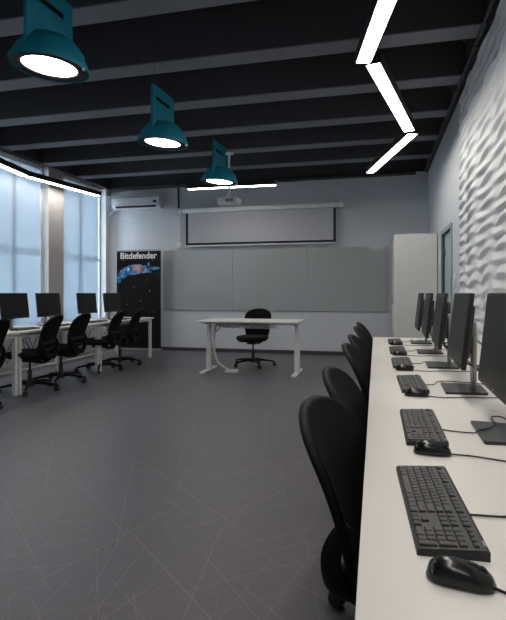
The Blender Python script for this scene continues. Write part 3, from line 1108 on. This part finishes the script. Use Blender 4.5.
def key_mb(b, k_):
    x, y, w_, h_ = k_
    z0 = 0.012 + 0.05 * (y + 0.06)
    g = 0.0015
    a, c = w_ / 2 - g, h_ / 2 - g
    t = 0.0018
    b.loft([[Vector((x + sx * a, y + sy * c, z0)) for sx, sy in ((-1, -1), (1, -1), (1, 1), (-1, 1))],
            [Vector((x + sx * (a - 0.0003), y + sy * (c - 0.0003), z0 + 0.0028)) for sx, sy in ((-1, -1), (1, -1), (1, 1), (-1, 1))],
            [Vector((x + sx * (a - t), y + sy * (c - t) + 0.0004, z0 + 0.0042)) for sx, sy in ((-1, -1), (1, -1), (1, 1), (-1, 1))]])
    return b


def keyboard(detail):
    r = empty('keyboard', (0, 0, 0), 0, '', 'keyboard')
    prof = [(-0.067, 0.0), (0.067, 0.0), (0.067, 0.016), (0.060, 0.0185), (-0.060, 0.0125), (-0.067, 0.009)]
    b = MB().prism([(y, z) for y, z in prof], -0.222, 0.222, axis='x')
    b.build('case', M['kb'], r, angle=20)
    ks = key_list()
    if detail:
        for k_ in ks:
            key_mb(MB(), k_).build('key', M['key'], r, smooth=False)
    else:
        b = MB()
        for k_ in ks:
            key_mb(b, k_)
        b.build('keys', M['key'], r, smooth=False)
    MB().box(0.185, 0.205, 0.0595, 0.0645, 0.0170, 0.0190, 0.0005, 1).build('badge', M['silver'], r)
    return r


def mouse():
    r = empty('computer_mouse', (0, 0, 0), 0, '', 'mouse')
    rings = []
    N = 22
    for i in range(N + 1):
        t = i / N
        x = -0.058 + 0.116 * t
        e = max(1e-3, 1 - abs(2 * t - 1) ** 3.0) ** 0.5
        wd = 0.032 * e * (1 - 0.10 * sin(pi * t)) + 0.0002
        hh = (0.036 * (1 - 0.55 * max(0, t - 0.35) ** 1.4)) * (max(1e-3, 1 - abs(2 * min(t, 0.999) - 1) ** 3.2) ** 0.45) + 0.001
        ring = []
        for k_ in range(24):
            a = 2 * pi * k_ / 24
            yy = wd * math.copysign(abs(cos(a)) ** 0.8, cos(a))
            zz_ = hh * (abs(sin(a)) ** 0.85) if sin(a) > 0 else -0.003 * abs(sin(a))
            ring.append(Vector((x, yy, 0.004 + zz_)))
        rings.append(ring)
    MB().loft(rings).build('shell', M['mouse'], r, angle=70)
    MB().lathe([(0.010, -0.0035), (0.012, -0.002), (0.012, 0.002), (0.010, 0.0035)], (0.033, 0, 0.0245), 18, 'y').build('scroll_wheel', M['kb'], r)
    b = MB().sweep([(0.012, 0.0, 0.0385), (0.028, 0.0, 0.0365)], 0.0012, n=5)
    b.build('button_seam', M['kb'], r)
    return r


kbd = keyboard(True)
kbl = keyboard(False)
ZD = 0.735
ks_pos = [(0.114, 1.092, 2.5), (0.142, 1.725, 0), (0.165, 2.52, 1), (0.155, 3.26, 0), (0.158, 3.96, 0), (0.165, 4.68, 0)]
kn = ['nearest the camera, beside the large mouse', 'second from the camera', 'third from the camera', 'fourth from the camera', 'fifth from the camera', 'farthest']
ms_pos = [(0.126, 0.822, -9), (0.152, 1.462, -4), (0.170, 2.262, -5), (0.160, 2.995, 0), (0.165, 3.70, 4), (0.170, 4.42, 0)]
first_s = True
for i, (x, y, a) in enumerate(ks_pos):
    if i < 2:
        o = kbd if i == 0 else copy_tree(kbd)
    else:
        o = kbl if i == 2 else copy_tree(kbl)
    place(o, (x, y, ZD), radians(-90 + a), 'black wired keyboard on the right desk, ' + kn[i], 'keyboards on the right desk')
    o.location.x += 0.003
    o.scale = (0.935, 0.87, 1)
    o.location.y += 0.008
ms = mouse()
mn = ['in the foreground below the nearest keyboard', 'against the end of the second keyboard', 'against the end of the third keyboard',
      'against the end of the fourth keyboard', 'against the end of the fifth keyboard', 'against the end of the farthest keyboard']
for i, (x, y, a) in enumerate(ms_pos):
    o = ms if i == 0 else copy_tree(ms)
    place(o, (x, y, ZD), radians(a), 'black wired mouse on the right desk, ' + mn[i], 'mice on the right desk')
    o.scale = (0.87, 0.87, 0.87)
lk = ['nearest the camera', 'second from the camera', 'third from the camera', 'farthest, nearest the banner']
for i, (y, a) in enumerate(((5.25, 2), (5.97, -2), (6.88, 3), (7.62, 0))):
    o = copy_tree(kbl)
    place(o, (-4.14, y, ZD), radians(90 + a), 'black keyboard on the left desks, ' + lk[i], 'keyboards on the left desks')

# cables on the right desk
cz = ZD + 0.0035
cabs = []
cabs.append(([(0.166, 1.07), (0.24, 1.075), (0.32, 1.09), (0.45, 1.08), (0.60, 1.05)], 'black cable running right from the nearest keyboard', 'keyboard cable'))
cabs.append(([(0.170, 0.814), (0.21, 0.79), (0.26, 0.78), (0.36, 0.79)], 'black cable running right from the foreground mouse', 'mouse cable'))
cabs.append(([(0.196, 1.72), (0.26, 1.70), (0.33, 1.71), (0.385, 1.80), (0.40, 1.93), (0.44, 1.93), (0.44, 1.75), (0.50, 1.66), (0.60, 1.66)], 'black cable looping from the second keyboard towards the nearest monitor', 'keyboard cable'))
cabs.append(([(0.198, 1.46), (0.26, 1.455), (0.34, 1.43), (0.42, 1.42), (0.50, 1.47), (0.56, 1.55)], 'black cable running from the second mouse to the monitor base', 'mouse cable'))
for (ky, my, n_) in ((2.52, 2.262, 'third'), (3.26, 2.995, 'fourth'), (3.96, 3.70, 'fifth'), (4.68, 4.42, 'farthest')):
    cabs.append(([(0.212, ky + 0.02), (0.27, ky + 0.03), (0.30, ky + 0.12), (0.36, ky + 0.14), (0.50, ky + 0.10), (0.60, ky)], 'black cable from the %s keyboard towards the wall' % n_, 'keyboard cable'))
    cabs.append(([(0.212, my), (0.28, my - 0.02), (0.38, my + 0.01), (0.50, my + 0.03), (0.62, my + 0.1)], 'black cable from the %s mouse passing the monitor base' % n_, 'mouse cable'))
for pts, l, cn in cabs:
    sp = spline([(x, y, cz) for x, y in pts], 8)
    nm = 'keyboard_cable' if 'keyboard' in cn else 'mouse_cable'
    for p in sp:
        if any(abs(p.y - q) < 0.14 and 0.31 < p.x < 0.53 for q in (1.69, 2.46, 3.23, 3.95, 4.68)):
            p.z = ZD + 0.0135
    o = MB().sweep(sp, 0.0022, n=6).build(nm, M['black_plastic'])
    tag(o, l, 'cable', 'cables on the right desk')

# ------------------------------------------------------------------ left desks
dl = ['white desk by the windows nearest the camera, cut by the left frame edge', 'white desk by the windows between the double legs',
      'white desk by the windows at the far end beside the banner']
for i, (y0, y1) in enumerate(((3.21, 4.945), (4.955, 6.69), (6.70, 8.48))):
    r = empty('window_desk', (-4.36, (y0 + y1) / 2, 0), 0, dl[i], 'desk', 'white desks along the windows')
    h = (y1 - y0) / 2
    MB().box(-0.40, 0.40, -h, h, 0.71, 0.735, 0.003, 2).build('desktop', M['teacher'], r)
    for sy in (-1, 1):
        for x in (-0.34, 0.34):
            MB().box(x - 0.023, x + 0.023, sy * (h - 0.03) - 0.023, sy * (h - 0.03) + 0.023, 0, 0.71, 0.003, 1).build('leg', M['desk_metal'], r)
        MB().box(-0.31, 0.31, sy * (h - 0.035) - 0.02, sy * (h - 0.035) + 0.02, 0.66, 0.71).build('crossbar', M['desk_metal'], r, smooth=False)
    MB().box(0.335, 0.365, -h + 0.065, h - 0.065, 0.67, 0.71).build('front_rail', M['desk_metal'], r, smooth=False)
    MB().box(-0.365, -0.335, -h + 0.065, h - 0.065, 0.08, 0.13).build('rear_stretcher', M['desk_metal'], r, smooth=False)
    b = MB()
    rnd = random.Random(i + 9)
    for q in range(4):
        pts = [(-0.2 + rnd.uniform(-.05, .05), -h * 0.7 + h * 1.4 * j / 7, 0.60 + 0.05 * sin(j * 1.9 + q) - 0.25 * (j % 3 == 1)) for j in range(8)]
        b.sweep(spline(pts, 5), 0.004, n=5)
    b.build('cable_bundle', M['black_plastic'], r)
